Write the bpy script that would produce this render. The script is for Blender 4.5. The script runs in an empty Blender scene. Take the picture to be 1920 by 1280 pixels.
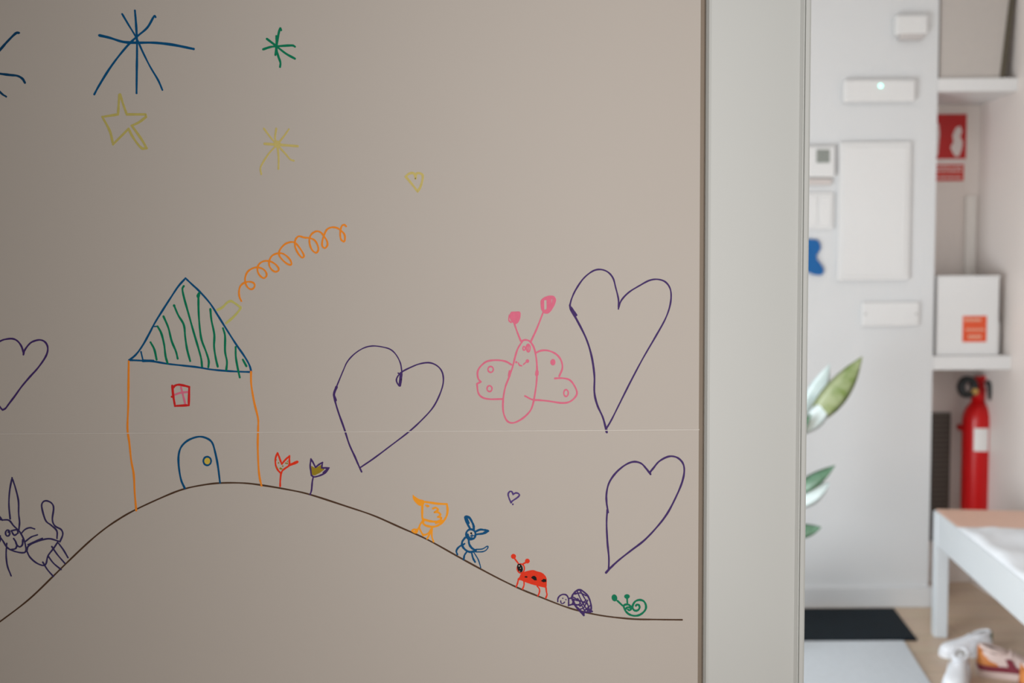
import bpy, bmesh, math, random
from mathutils import Vector, Matrix
random.seed(7)
C = bpy.context.scene.collection
SC = bpy.context.scene
# ------------------------------------------------------------------ camera
F = 1920*35/36
CAMZ = 1.2
cam = bpy.data.cameras.new('camera'); co = bpy.data.objects.new('camera', cam); C.objects.link(co)
M3 = Matrix.Rotation(math.radians(90-3.5), 3, 'X') @ Matrix.Rotation(math.radians(-0.4), 3, 'Z')
co.matrix_world = Matrix.Translation((0, 0, CAMZ)) @ M3.to_4x4()
cam.lens = 35; cam.sensor_width = 36; cam.sensor_fit = 'HORIZONTAL'
cam.clip_start = 0.05
cam.dof.use_dof = True; cam.dof.focus_distance = 1.3; cam.dof.aperture_fstop = 3.2
SC.camera = co
# ------------------------------------------------------------------ light
w = bpy.data.worlds.new('daylight'); SC.world = w; w.use_nodes = True
w.node_tree.nodes['Background'].inputs[0].default_value = (1.0, 0.90, 0.76, 1)
w.node_tree.nodes['Background'].inputs[1].default_value = 0.065
def area(name, loc, target, sx, sy, power, col):
    l = bpy.data.lights.new(name, 'AREA'); l.shape = 'RECTANGLE'; l.size = sx; l.size_y = sy
    l.energy = power; l.color = col
    o = bpy.data.objects.new(name, l); C.objects.link(o); o.location = loc
    o.rotation_euler = (Vector(target)-Vector(loc)).to_track_quat('-Z', 'Y').to_euler()
    return o
area('hall_fill_light', (0.26, 0.22, 1.22), (0.08, 1.3, 1.17), 0.4, 1.7, 12.4, (1.0, 0.975, 0.96))  # added fill lamp for the drawn wall's falloff, no window stands here
area('cloakroom_ceiling_light', (0.9, 2.1, 2.5), (1.2, 2.6, 0), 1.2, 1.0, 5, (1.0, 0.98, 0.96))
area('cloakroom_window_light', (-0.5, 1.75, 0.62), (1.3, 3.5, 0.1), 0.9, 1.1, 43, (0.88, 0.95, 1.0))
SC.view_settings.view_transform = 'Standard'; SC.view_settings.look = 'None'
SC.view_settings.exposure = 0.0; SC.view_settings.gamma = 1; SC.view_settings.use_curve_mapping = False

# ------------------------------------------------------------------ helpers
def P(px, py, Y):
    d = M3 @ Vector(((px-960)/F, -(py-640)/F, -1.0))
    return Vector((0, 0, CAMZ)) + d*(Y/d.y)
def PZ(px, py, z=0.0):
    d = M3 @ Vector(((px-960)/F, -(py-640)/F, -1.0))
    return Vector((0, 0, CAMZ)) + d*((z-CAMZ)/d.z)
def lin(c):
    return tuple(((v/255)/12.92 if v/255 <= .04045 else ((v/255+.055)/1.055)**2.4) for v in c)
WALL_A = (0.56, 0.507, 0.455)
def mat(name, col, rough=0.55, metal=0.0, var=0.04, scale=30.0, bump=0.0, spec=0.5, emit=None, es=0, coat=0):
    m = bpy.data.materials.new(name); m.use_nodes = True
    nt = m.node_tree; b = nt.nodes['Principled BSDF']
    b.inputs['Roughness'].default_value = rough; b.inputs['Metallic'].default_value = metal
    b.inputs['Specular IOR Level'].default_value = spec; b.inputs['Coat Weight'].default_value = coat
    tc = nt.nodes.new('ShaderNodeTexCoord'); n = nt.nodes.new('ShaderNodeTexNoise')
    n.inputs['Scale'].default_value = scale; n.inputs['Detail'].default_value = 4
    nt.links.new(tc.outputs['Object'], n.inputs['Vector'])
    r = nt.nodes.new('ShaderNodeMix'); r.data_type = 'RGBA'
    r.inputs[6].default_value = (*[max(0, c*(1-var)) for c in col], 1)
    r.inputs[7].default_value = (*[min(1, c*(1+var)) for c in col], 1)
    nt.links.new(n.outputs['Fac'], r.inputs[0]); nt.links.new(r.outputs[2], b.inputs['Base Color'])
    if bump:
        bp = nt.nodes.new('ShaderNodeBump'); bp.inputs['Strength'].default_value = bump; bp.inputs['Distance'].default_value = 0.002
        nt.links.new(n.outputs['Fac'], bp.inputs['Height']); nt.links.new(bp.outputs['Normal'], b.inputs['Normal'])
    if emit:
        b.inputs['Emission Color'].default_value = (*emit, 1); b.inputs['Emission Strength'].default_value = es
    return m
REF = (176, 167, 156)
def ink(name, rgb, ref=REF, var=0.10):
    a, r = lin(rgb), lin(ref)
    return mat(name, tuple(a[i]/r[i]*WALL_A[i] for i in range(3)), 0.6, var=var, scale=160, spec=0.15)

def tag(o, label, cat, group=None, kind=None):
    if label: o['label'] = label
    if cat: o['category'] = cat
    if group: o['group'] = group
    if kind: o['kind'] = kind
    return o
def struct(o):
    o['kind'] = 'structure'; return o
def empty(name, loc, label, cat, group=None, rz=0):
    o = bpy.data.objects.new(name, None); C.objects.link(o); o.location = loc; o.rotation_euler.z = rz
    o.empty_display_size = 0.05
    return tag(o, label, cat, group)
def obj(name, bm, m, parent=None, origin=None, smooth=False, label=None, local=False):
    """mesh given in world coordinates (or in the parent's own when local) -> ONE object"""
    me = bpy.data.meshes.new(name)
    bmesh.ops.recalc_face_normals(bm, faces=bm.faces) if smooth != 'keep' else None
    if parent is not None and not local:
        mw = Matrix.Translation(-WLOC(parent)) if True else None
        bm.transform(mw)
    if parent is None and origin is None and not local:
        vs = [v.co for v in bm.verts]
        mn = Vector([min(v[i] for v in vs) for i in range(3)]); mx = Vector([max(v[i] for v in vs) for i in range(3)])
        origin = Vector(((mn.x+mx.x)/2, (mn.y+mx.y)/2, mn.z))
    if parent is None and origin is not None: bm.transform(Matrix.Translation(-Vector(origin)))
    bm.to_mesh(me); bm.free()
    if smooth:
        for p in me.polygons: p.use_smooth = True
    me.materials.append(m)
    o = bpy.data.objects.new(name, me); C.objects.link(o)
    if parent is not None: o.parent = parent
    elif origin is not None: o.location = origin
    if label: o['label'] = label
    return o
def WLOC(o):
    v = Vector(o.location)
    while o.parent: o = o.parent; v += Vector(o.location)
    return v
def box(bm, a, b, bevel=0.0, seg=2):
    r = bmesh.ops.create_cube(bm, size=1.0)
    a, b = Vector(a), Vector(b); c = (a+b)/2; s = b-a
    for v in r['verts']:
        v.co = Vector((v.co.x*abs(s.x)+c.x, v.co.y*abs(s.y)+c.y, v.co.z*abs(s.z)+c.z))
    if bevel:
        es = list({e for v in r['verts'] for e in v.link_edges})
        bmesh.ops.bevel(bm, geom=es, offset=bevel, segments=seg, affect='EDGES', profile=0.5)
    return bm
def NB(): return bmesh.new()
def prism(bm, pts, d):
    """closed polygon of world points extruded by vector d"""
    d = Vector(d); A = [bm.verts.new(p) for p in pts]; B = [bm.verts.new(Vector(p)+d) for p in pts]
    bm.faces.new(A); bm.faces.new(B[::-1]); n = len(A)
    for i in range(n): bm.faces.new((A[i], B[i], B[(i+1) % n], A[(i+1) % n]))
    return bm
def lathe(bm, prof, c, n=32):
    rings = []
    for r, z in prof:
        rings.append([bm.verts.new((c[0]+r*math.cos(2*math.pi*k/n), c[1]+r*math.sin(2*math.pi*k/n), c[2]+z)) for k in range(n)])
    for a, b in zip(rings, rings[1:]):
        for k in range(n): bm.faces.new((a[k], a[(k+1) % n], b[(k+1) % n], b[k]))
    bm.faces.new(rings[0][::-1]); bm.faces.new(rings[-1])
    return bm
def tube(bm, pts, r, n=10):
    pts = [Vector(p) for p in pts]; rings = []; up = None
    for i, p in enumerate(pts):
        t = (pts[min(i+1, len(pts)-1)]-pts[max(i-1, 0)]).normalized()
        if up is None: up = t.orthogonal().normalized()
        up = (up - t*up.dot(t)).normalized(); s = t.cross(up)
        rr = r[i] if isinstance(r, (list, tuple)) else r
        rings.append([bm.verts.new(p + (up*math.cos(2*math.pi*k/n)+s*math.sin(2*math.pi*k/n))*rr) for k in range(n)])
    for a, b in zip(rings, rings[1:]):
        for k in range(n): bm.faces.new((a[k], a[(k+1) % n], b[(k+1) % n], b[k]))
    bm.faces.new(rings[0][::-1]); bm.faces.new(rings[-1])
    return bm
def spline(pts, sub=6):
    """Catmull-Rom; None in the list makes a sharp corner at the point before it"""
    runs, cur = [], []
    for p in pts:
        if p is None:
            runs.append(cur); cur = [cur[-1]]
        else: cur.append(p)
    runs.append(cur); out = []
    for r in runs:
        if len(r) < 2: continue
        n = len(r)
        for i in range(n-1):
            p0 = r[i-1] if i else tuple(2*a-b for a, b in zip(r[0], r[1])); p1, p2 = r[i], r[i+1]
            p3 = r[i+2] if i+2 < n else tuple(2*a-b for a, b in zip(r[-1], r[-2]))
            for k in range(sub):
                t = k/sub
                out.append(tuple(0.5*((2*b)+(-a+c)*t+(2*a-5*b+4*c-d)*t*t+(-a+3*b-3*c+d)*t**3) for a, b, c, d in zip(p0, p1, p2, p3)))
        if r is runs[-1]: out.append(r[-1])
    return out
# ------------------------------------------------------------------ the marker ink on the wall
YW = 1.3                      # front of the drawn-on wall
class Zoom:
    def __init__(s, ox, oy, k): s.ox, s.oy, s.k = ox, oy, k
    def __call__(s, x, y): return (s.ox+x/s.k, s.oy+y/s.k)
def onwall(px, py, h=0.0):
    v = P(px, py, YW); return Vector((v.x, YW-h, v.z))
PXM = 1.3/F
LAY = [0]
def height(layer):
    LAY[0] += 1          # every later pen stroke lies a hair above the earlier ones
    return 0.00022 + 0.00003*layer + 0.000008*LAY[0]
def disc(bm, c, r, h, n=14, ry=None, rot=0):
    """flat inked dot standing h proud of the wall (c and r in metres on the wall)"""
    ry = ry or r; t = []; b = []
    for k in range(n):
        a = 2*math.pi*k/n; x = r*math.cos(a); z = ry*math.sin(a)
        x, z = x*math.cos(rot)-z*math.sin(rot), x*math.sin(rot)+z*math.cos(rot)
        t.append(bm.verts.new((c.x+x, YW-h, c.z+z))); b.append(bm.verts.new((c.x+x, YW+0.0002, c.z+z)))
    bm.faces.new(t)
    for k in range(n): bm.faces.new((t[k], b[k], b[(k+1) % n], t[(k+1) % n]))
def stroke(bm, z, pts, wpx, layer=0, sub=6, closed=False):
    q = spline([None if p is None else z(*p) for p in pts], sub)
    h = height(layer)
    V = [onwall(*p) for p in q]
    D = [V[0]]
    for v in V[1:]:
        if (v-D[-1]).length > 1e-5: D.append(v)
    V = D; n = len(V); ph = random.random()*6.28
    rows = []
    for i, v in enumerate(V):
        t = (V[min(i+1, n-1)]-V[max(i-1, 0)]); t.y = 0
        if t.length < 1e-9: t = Vector((1, 0, 0))
        t.normalize(); s = Vector((-t.z, 0, t.x))
        wd = wpx*PXM*0.5*(1+0.10*math.sin(i*0.45+ph)+0.05*math.sin(i*1.3+ph))
        rows.append([bm.verts.new((v+s*wd*a+Vector((0, dy, 0)))) for a, dy in ((1, 0.0002), (1, -h-i*1.5e-7), (-1, -h-i*1.5e-7), (-1, 0.0002))])
    for a, b in zip(rows, rows[1:]):
        for k in range(3): bm.faces.new((a[k], a[k+1], b[k+1], b[k]))
    disc(bm, V[0], wpx*PXM*0.5, h-0.000003, 10); disc(bm, V[-1], wpx*PXM*0.5, h+0.0000035+n*1.5e-7, 10)
    # round joints at sharp corners
    prev = None
    for p in pts:
        if p is None: disc(bm, onwall(*z(*prev)), wpx*PXM*0.5, h-0.0000045, 10)
        else: prev = p
def dot(bm, z, x, y, r, layer=1, ry=None, rot=0):
    k = PXM/z.k; disc(bm, onwall(*z(x, y)), r*k, height(layer), 18, (ry or r)*k, rot)
def ring(bm, z, x, y, r, wpx, layer=0, ry=None):
    ry = ry or r
    pts = [(x+r*math.cos(a*math.pi/6), y+ry*math.sin(a*math.pi/6)) for a in range(13)]
    stroke(bm, z, pts, wpx, layer, 3)
def fill(bm, z, pts, layer=0, smooth=True):
    q = spline([z(*p) for p in pts]+[z(*pts[0])], 4)[:-1] if smooth else [z(*p) for p in pts]
    h = height(layer)
    t = [bm.verts.new(onwall(*p, h)) for p in q]; b = [bm.verts.new(onwall(*p, -0.0002)) for p in q]; n = len(t)
    f = bm.faces.new(t)
    for k in range(n): bm.faces.new((t[k], b[k], b[(k+1) % n], t[(k+1) % n]))
    bmesh.ops.triangulate(bm, faces=[f])
def strokes(z, lst, wpx, layer=0):
    bm = NB()
    for s in lst:
        if isinstance(s, tuple): stroke(bm, z, s[1], s[0], layer)
        else: stroke(bm, z, s, wpx, layer)
    return bm

# ================================================================== SETTING
YB, YN, XR = PZ(1620, 1137).y, 0, 0
YB = round(YB, 3)                           # front of the far white wall
YN = round(PZ(1800, 1091).y, 3)             # back of the niche
XR = round(P(1896, 690, YB).x, 3)           # right hand wall
XP = round(P(1752, 500, YB).x, 3)           # right end of the white wall
H = 2.65
print('YB', YB, 'YN', YN, 'XR', XR, 'XP', XP)
m_wall = mat('beige_wall_paint', WALL_A, 0.62, var=0.012, scale=6, bump=0.0, spec=0.25)
m_white = mat('white_wall_paint', (0.68, 0.69, 0.70), 0.6, var=0.012, scale=5)
m_niche = mat('warm_white_paint', (0.80, 0.73, 0.69), 0.6, var=0.015, scale=5)
m_trim = mat('white_satin_trim', (0.605, 0.615, 0.59), 0.42, var=0.01, scale=8)
m_gap = mat('shaded_gap_brown', (0.27, 0.215, 0.165), 0.8)
m_plast = mat('white_plastic', (0.74, 0.74, 0.74), 0.35, var=0.01)
m_ceil = mat('ceiling_paint', (0.8, 0.8, 0.79), 0.8, var=0.01)
def wood_floor():
    m = bpy.data.materials.new('oak_plank_floor'); m.use_nodes = True; nt = m.node_tree; b = nt.nodes['Principled BSDF']
    tc = nt.nodes.new('ShaderNodeTexCoord'); br = nt.nodes.new('ShaderNodeTexBrick')
    br.inputs['Color1'].default_value = (0.64, 0.485, 0.35, 1); br.inputs['Color2'].default_value = (0.70, 0.545, 0.40, 1)
    br.inputs['Mortar'].default_value = (0.42, 0.31, 0.22, 1); br.inputs['Scale'].default_value = 1.0
    br.inputs['Brick Width'].default_value = 1.3; br.inputs['Row Height'].default_value = 0.16; br.inputs['Mortar Size'].default_value = 0.002
    n = nt.nodes.new('ShaderNodeTexNoise'); mp = nt.nodes.new('ShaderNodeMapping'); mp.inputs['Scale'].default_value = (2, 40, 1)
    nt.links.new(tc.outputs['Object'], br.inputs['Vector']); nt.links.new(tc.outputs['Object'], mp.inputs['Vector'])
    nt.links.new(mp.outputs['Vector'], n.inputs['Vector'])
    mx = nt.nodes.new('ShaderNodeMix'); mx.data_type = 'RGBA'; mx.blend_type = 'MULTIPLY'; mx.inputs[0].default_value = 0.25
    nt.links.new(br.outputs['Color'], mx.inputs[6]); nt.links.new(n.outputs['Color'], mx.inputs[7])
    nt.links.new(mx.outputs[2], b.inputs['Base Color']); b.inputs['Roughness'].default_value = 0.38
    return m
xa = P(1311, 640, YW).x; xb = P(1321.5, 640, YW).x; xc = P(1492, 640, YW).x; xd = P(1499, 640, YW).x; xe = P(1512, 640, YW).x
struct(obj('floor', box(NB(), (-2.2, -1.6, -0.05), (2.6, YN+0.15, 0)), wood_floor()))
struct(obj('ceiling', box(NB(), (-1.6, YW+0.12, H), (2.6, YN+0.15, H+0.06)), m_ceil))
zs = onwall(650, 809).z
wf = NB(); box(wf, (-2.2, YW, 0), (xa, YW+0.12, H)); struct(obj('wall_front', wf, m_wall))
struct(obj('wall_back', box(NB(), (-1.6, YB, 0), (XP, YN+0.12, H)), m_white))
struct(obj('wall_niche', box(NB(), (XP, YN, 0), (XR, YN+0.12, H)), m_niche))
struct(obj('wall_right', box(NB(), (XR, YW+0.12, 0), (XR+0.12, YN+0.12, H)), m_niche))
struct(obj('wall_left', box(NB(), (-1.72, YW+0.12, 0), (-1.6, YN+0.12, H)), m_white))
bb = NB(); zt = P(1620, 1099, YB).z
box(bb, (-1.6, YB-0.014, 0), (XP+0.008, YB, zt), 0.003); struct(obj('baseboard_back', bb, m_white))
# panel joint: a pale bead along the wall
jb = NB(); a = onwall(-2100, 825.8); b = onwall(1311, 805.3); ht = 0.00055
prism(jb, [Vector((p.x, YW-0.0007, p.z+s)) for p, s in ((a, -ht), (b, -ht), (b, ht), (a, ht))], (0, 0.0009, 0))
struct(obj('trim_1', jb, mat('pale_panel_joint', (0.68, 0.63, 0.575), 0.5)))
# recessed gap with its shade put into the brown colour, then the door casing
struct(obj('trim_2', box(NB(), (xa, YW+0.009, 0), (xb, YW+0.12, H)), m_gap))
cs = NB()
prof = [(xb, YW+0.12), (xb, YW+0.001), (xb+0.003, YW-0.004), (xb+0.006, YW-0.005), (xc, YW-0.005), (xc+0.003, YW-0.008), (xd-0.0012, YW-0.009), (xd-0.0005, YW-0.005),
        (xd+0.0008, YW-0.005), (xd+0.0015, YW-0.009), (xe-0.003, YW-0.009), (xe-0.0008, YW-0.008), (xe, YW-0.005), (xe, YW+0.12)]
prism(cs, [Vector((x, y, 0)) for x, y in prof], (0, 0, H))
struct(obj('trim_3', cs, m_trim))

# ================================================================== DRAWINGS
BLUE = ink('blue_marker', (2, 72, 112)); DBLUE = ink('dark_blue_marker', (10, 58, 90))
GREEN = ink('green_marker', (4, 110, 76)); YEL = ink('yellow_marker', (185, 168, 100)); LIME = ink('pale_yellow_marker', (178, 172, 96))
ORANGE = ink('orange_marker', (226, 128, 36)); BORANGE = ink('bright_orange_marker', (240, 146, 34)); RED = ink('red_marker', (192, 34, 32)); SRED = ink('scarlet_marker', (210, 50, 24))
PINK = ink('pink_marker', (206, 102, 124)); PURP = ink('purple_marker', (62, 40, 92)); VIO = ink('violet_marker', (78, 56, 112))
BROWN = ink('brown_marker', (74, 52, 36)); BLACK = ink('black_marker', (14, 14, 14)); OLIVE = ink('olive_marker', (140, 118, 28)); WHITEI = ink('pale_gap', (190, 180, 170))
INDIGO = ink('indigo_marker', (52, 44, 84))
Z1 = Zoom(0, 0, 4.2675); Z2 = Zoom(440, 20, 3.555); Z3 = Zoom(400, 400, 5.69); Z4 = Zoom(220, 500, 5.69); Z5 = Zoom(220, 690, 4.2667)
Z6 = Zoom(0, 600, 7.1125); Z7 = Zoom(0, 880, 4.269); Z8 = Zoom(490, 830, 10.669)
H1 = Zoom(600, 630, 4.742); H2 = Zoom(880, 540, 4.741); H3 = Zoom(1050, 490, 3.879); H4 = Zoom(1110, 840, 5.12); H5 = Zoom(750, 900, 7.112)
H6 = Zoom(930, 1020, 10.669); H7 = Zoom(1030, 1080, 9.6); PX = Zoom(0, 0, 1)
N = None
def thing(name, px, py, label, cat, group=None):
    LAY[0] = 3
    v = onwall(px, py); return empty(name, (v.x, YW, v.z), label, cat, group)
# --- hill line
hill = [(-330, 1360), (-200, 1302), (-60, 1208), (0, 1165), (54, 1123.6), (100.7, 1079), (122, 1058), (160, 1021.7), (190, 996), (220, 974.8), (255, 954.8), (313.7, 928), (346.6, 916), (380, 909), (412, 905.3),
        (454, 905.2), (489.5, 909), (542.5, 918), (582, 927), (650, 949), (700, 966), (750, 988), (802, 1011.5), (869.5, 1049), (927, 1080), (971, 1101.5), (1009.7, 1117.5),
        (1060, 1137), (1095.6, 1147), (1134, 1154.5), (1186, 1160), (1230, 1161), (1279, 1161.5)]
tag(obj('hill_line', strokes(PX, [hill], 3.1), BROWN), 'long thin brown drawn line curving over a hill across the beige wall', 'drawing')
LAY[0] = 3
# --- stars
o = obj('star_drawing', strokes(Z1, [
    (4.6, [(795, 283), (880, 303), (985, 335), (1090, 342), (1230, 342), (1380, 358), (1550, 392)]),
    (3.9, [(1080, 85), (1088, 180), (1095, 300), (1097, 420), (1095, 560), (1093, 745)]),
    (3.3, [(978, 112), (1030, 200), (1090, 300), (1140, 410), (1200, 530), (1265, 640), (1300, 720)]),
    (3.8, [(1245, 137), (1232, 132), (1180, 220), (1100, 290), (1035, 350), (950, 450), (870, 560), (790, 690), (755, 755)])], 4), BLUE)
tag(o, 'large blue marker starburst of crossing lines above the yellow five-pointed star', 'drawing', 'stars drawn at the top of the wall')
o = obj('star_drawing', strokes(Z1, [
    (4.2, [(-290, 700), (-150, 568), (0, 400), (60, 332), (125, 268), (152, 263)]),
    (4.2, [(-330, 545), (-150, 570), (0, 590), (80, 600), (140, 607), (180, 630), (200, 662)]),
    (3.6, [(-260, 440), (-150, 568), (0, 735), (50, 773)]), (3.8, [(-150, 320), (-150, 820)])], 4), DBLUE)
tag(o, 'blue marker starburst cut off by the left edge of the photo', 'drawing', 'stars drawn at the top of the wall')
o = obj('star_drawing', strokes(Z1, [[(955, 758), (950, 840), (945, 915), N, (820, 935), N, (880, 1050), (905, 1155), N, (1030, 1030), N, (1060, 1090), (1105, 1155), (1140, 1190), N, (1175, 1186), N,
    (1130, 1110), (1055, 1005), N, (1110, 980), (1170, 935), N, (1165, 915), N, (1015, 915), N, (985, 830), (962, 755)]], 4.3), ink('mustard_marker', (156, 144, 78), (158, 150, 138)))
tag(o, 'five-pointed star outlined in yellow marker under the large blue starburst', 'drawing', 'stars drawn at the top of the wall')
o = obj('star_drawing', strokes(Z2, [[(190, 258), (240, 242), (290, 237), (380, 232), (402, 240)], [(215, 188), (270, 230), (340, 285), (402, 320)],
    [(310, 130), (303, 118), (290, 170), (280, 250), (290, 300), (305, 345), (303, 375)], [(278, 170), (280, 220), (272, 295)]], 3.9), GREEN)
tag(o, 'small green marker starburst near the top of the wall', 'drawing', 'stars drawn at the top of the wall')
bm = strokes(Z2, [(3.2, [(195, 785), (240, 845), (285, 895), (340, 955), (370, 990), (395, 1000)]), (3.4, [(278, 785), (270, 850), (285, 900), (293, 980), (292, 1055)]),
    (3.2, [(362, 790), (330, 835), (285, 890), (230, 950), (190, 1010), (172, 1050), (178, 1090)]), (4.6, [(200, 887), (290, 893), (420, 903)])], 3.6)
dot(bm, Z2, 285, 890, 24)
tag(obj('star_drawing', bm, YEL), 'pale yellow marker starburst below the green one', 'drawing', 'stars drawn at the top of the wall')
LAY[0] = 3
# --- hearts
HG = 'hearts drawn on the wall'
tag(obj('heart_drawing', strokes(Z2, [[(1140, 1105), (1165, 1085), (1195, 1085), (1207, 1118), N, (1208, 1092), (1225, 1082), (1250, 1092), (1253, 1120), (1240, 1170), (1220, 1205), N, (1185, 1160), (1140, 1105)]], 4.4), YEL),
    'tiny yellow marker heart high above the purple hearts', 'drawing', HG)
tag(obj('heart_drawing', strokes(Z6, [[(0, 281), (60, 258), (160, 247), (230, 275), (285, 345), (312, 430), (313, 460), N, (330, 400), (400, 310), (470, 274), (540, 264), (600, 290), (635, 350), (632, 430), (590, 520),
    (500, 645), (400, 755), (290, 885), (200, 1010), (120, 1115), (75, 1175), (35, 1197), N, (0, 1155), (-100, 1000), (-240, 800), (-320, 620), (-290, 430), (-150, 330), (0, 281)]], 3.3), PURP),
    'purple heart outline cut off by the left edge of the photo above the cat', 'drawing', HG)
bm = strokes(H1, [(2.4, [(728, 315), (715, 240), (680, 170), (630, 120), (560, 97), (470, 87), (390, 105), (310, 155), (245, 225), (205, 310), (155, 430), (122, 505), (122, 525)]),
    (3.3, [(122, 520), (135, 580), (165, 680), (215, 820), (260, 960), (310, 1070), (340, 1140), (370, 1205)]),
    (2.8, [(355, 1170), (480, 1085), (620, 980), (790, 850), (900, 750), (1000, 640), (1060, 530), (1095, 420), (1090, 330), (1050, 270), (980, 237), (890, 245), (800, 280), (725, 320), (690, 360), (680, 395), (695, 430), (710, 440), (722, 400), (728, 315)]),
    (4.6, [(148, 450), (125, 515), (140, 570)]), (5.0, [(722, 335), (710, 438)]), (2.4, [(695, 328), (712, 335), (732, 318)])], 3)
tag(obj('heart_drawing', bm, PURP), 'wide tilted purple heart outline with a small loop at its notch, right of the house', 'drawing', HG)
bm = strokes(H3, [(3.0, [(72, 318), (85, 270), (115, 205), (170, 125), (235, 72), (290, 58), (345, 75), (385, 120), (405, 190), (425, 275), (425, 345), N, (445, 285), (500, 225), (580, 175), (650, 138), (710, 130), (765, 148), (800, 195), (808, 260),
    (795, 340), (760, 430), (690, 555), (600, 710), (510, 880), (430, 1040), (375, 1150), (337, 1215)]),
    (3.7, [(337, 1240), (330, 1200), (310, 1130), (270, 1040), (250, 950), (250, 830), (230, 690), (190, 560), (120, 420), (80, 355), (72, 318)]), (4.6, [(78, 335), (118, 390)]), (4, [(337, 1215), (341, 1242)])], 3)
tag(obj('heart_drawing', bm, PURP), 'tall narrow purple heart outline to the right of the pink butterfly', 'drawing', HG)
bm = strokes(H4, [(3.5, [(155, 615), (140, 520), (140, 430), (165, 330), (230, 235), (320, 160), (400, 130), (470, 145), (520, 195), (562, 250), N, (560, 228), (590, 190), (640, 130), (710, 88), (770, 77), (830, 97), (875, 150), (885, 230), (860, 340),
    (800, 480), (720, 630), (620, 760), (500, 885), (370, 985), (250, 1080), (165, 1160), (132, 1192)]),
    (3.5, [(147, 590), (140, 720), (148, 900), (162, 1050), (160, 1165)]), (4.8, [(160, 1165), (135, 1193)])], 3)
tag(obj('heart_drawing', bm, PURP), 'leaning purple heart outline just below the tall narrow one, near the door casing', 'drawing', HG)
bm = strokes(H5, [[(1510, 188), (1490, 152), (1462, 152), (1443, 185), (1455, 240), (1482, 300), N, (1500, 275), (1560, 235), (1592, 200), (1575, 175), (1540, 170), (1508, 190)]], 3.0)
dot(bm, H5, 1505, 320, 12)
tag(obj('heart_drawing', bm, VIO), 'tiny violet heart above the red ladybird', 'drawing', HG)
# --- house
t = thing('house_drawing', 365, 905, 'child-style marker drawing of a house with green striped roof standing on the hill line', 'drawing')
roof = obj('roof', strokes(Z4, [[(130, 995), (200, 935), (270, 840), (340, 715), (400, 600), (480, 470), (570, 330), (650, 210), (728, 122), N, (800, 190), (880, 265), (990, 390), (1080, 530), (1180, 690), (1270, 830), (1360, 960), (1410, 1050), (1430, 1122), N,
    (1300, 1118), (1160, 1110), (1000, 1095), (850, 1070), (700, 1053), (540, 1035), (390, 1010), (250, 1000), (125, 995)], (4.6, [(270, 1002), (385, 1003)]), (2.6, [(395, 637), (432, 635)]), (2.8, [(253, 905), (275, 1000)])], 3.5, 1), BLUE, t)
for s in ([(710, 205), (695, 240), (715, 340), (760, 500), (810, 680), (860, 850), (895, 980), (905, 1075)],
          [(868, 300), (866, 330), (868, 480), (880, 650), (900, 780), (945, 900), (975, 1000), (972, 1070)],
          [(605, 410), (650, 515), (710, 620), (725, 750), (745, 880), (778, 1005)], [(493, 528), (545, 650), (580, 790), (625, 900), (645, 980)],
          [(430, 635), (470, 710), (500, 830), (515, 950), (537, 1030)], [(355, 805), (395, 880), (420, 990)],
          [(993, 450), (1005, 570), (1035, 720), (1033, 850), (1050, 970), (1072, 1065)], [(1128, 655), (1150, 740), (1150, 900), (1170, 1010), (1163, 1100)],
          [(1263, 855), (1265, 960), (1285, 1080), (1307, 1180)], [(1340, 990), (1378, 1060)]):
    bm = strokes(Z4, [s], 3.7)
    if s[0] == (868, 300): fill(bm, Z4, [(862, 275), (884, 268), (880, 320), (862, 340), (845, 310)])
    if s[0] == (605, 410): dot(bm, Z4, 607, 414, 14)
    obj('stripe', bm, GREEN, roof)
obj('side_wall', strokes(Z5, [[(92, -55), (90, 100), (88, 300), (82, 480), (97, 600), (112, 740), (132, 850), (140, 1000), (152, 1138)]], 3.6), ORANGE, t)
obj('side_wall', strokes(Z5, [[(1070, 28), (1072, 130), (1095, 270), (1126, 400), (1127, 480), (1124, 620), (1130, 790), (1140, 880), (1154, 940)]], 3.6), ORANGE, t)
win = obj('window', strokes(Z5, [[(440, 140), (448, 220), (462, 302), N, (572, 296), N, (576, 150), N, (530, 138), (490, 132), (462, 140), (445, 158)], (3.4, [(435, 228), (450, 230)])], 4.1), RED, t)
obj('crossbar', strokes(Z5, [[(510, 152), (525, 210), (545, 290)], [(462, 212), (510, 196), (572, 190)]], 3.6, -1), PINK, win)
dr = obj('door', strokes(Z5, [[(540, 960), (510, 890), (492, 780), (492, 690), (515, 625), (570, 575), (650, 548), (715, 560), (760, 597), (785, 680), (805, 780), (822, 915)]], 3.6), BLUE, t)
bm = NB(); ring(bm, Z5, 720, 742, 31, 3.3, 1, 34); k = obj('doorknob', bm, BLUE, dr)
bm = NB(); dot(bm, Z5, 720, 742, 24, 0, 27); obj('yellow_centre', bm, ink('knob_yellow', (196, 170, 70)), dr)
obj('chimney', strokes(Z3, [[(45, 1030), (100, 1000), (150, 950), (190, 932), N, (235, 960), (292, 1002), N, (280, 1030), (220, 1100), (140, 1170)]], 4.2, -2), LIME, t)
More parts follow.
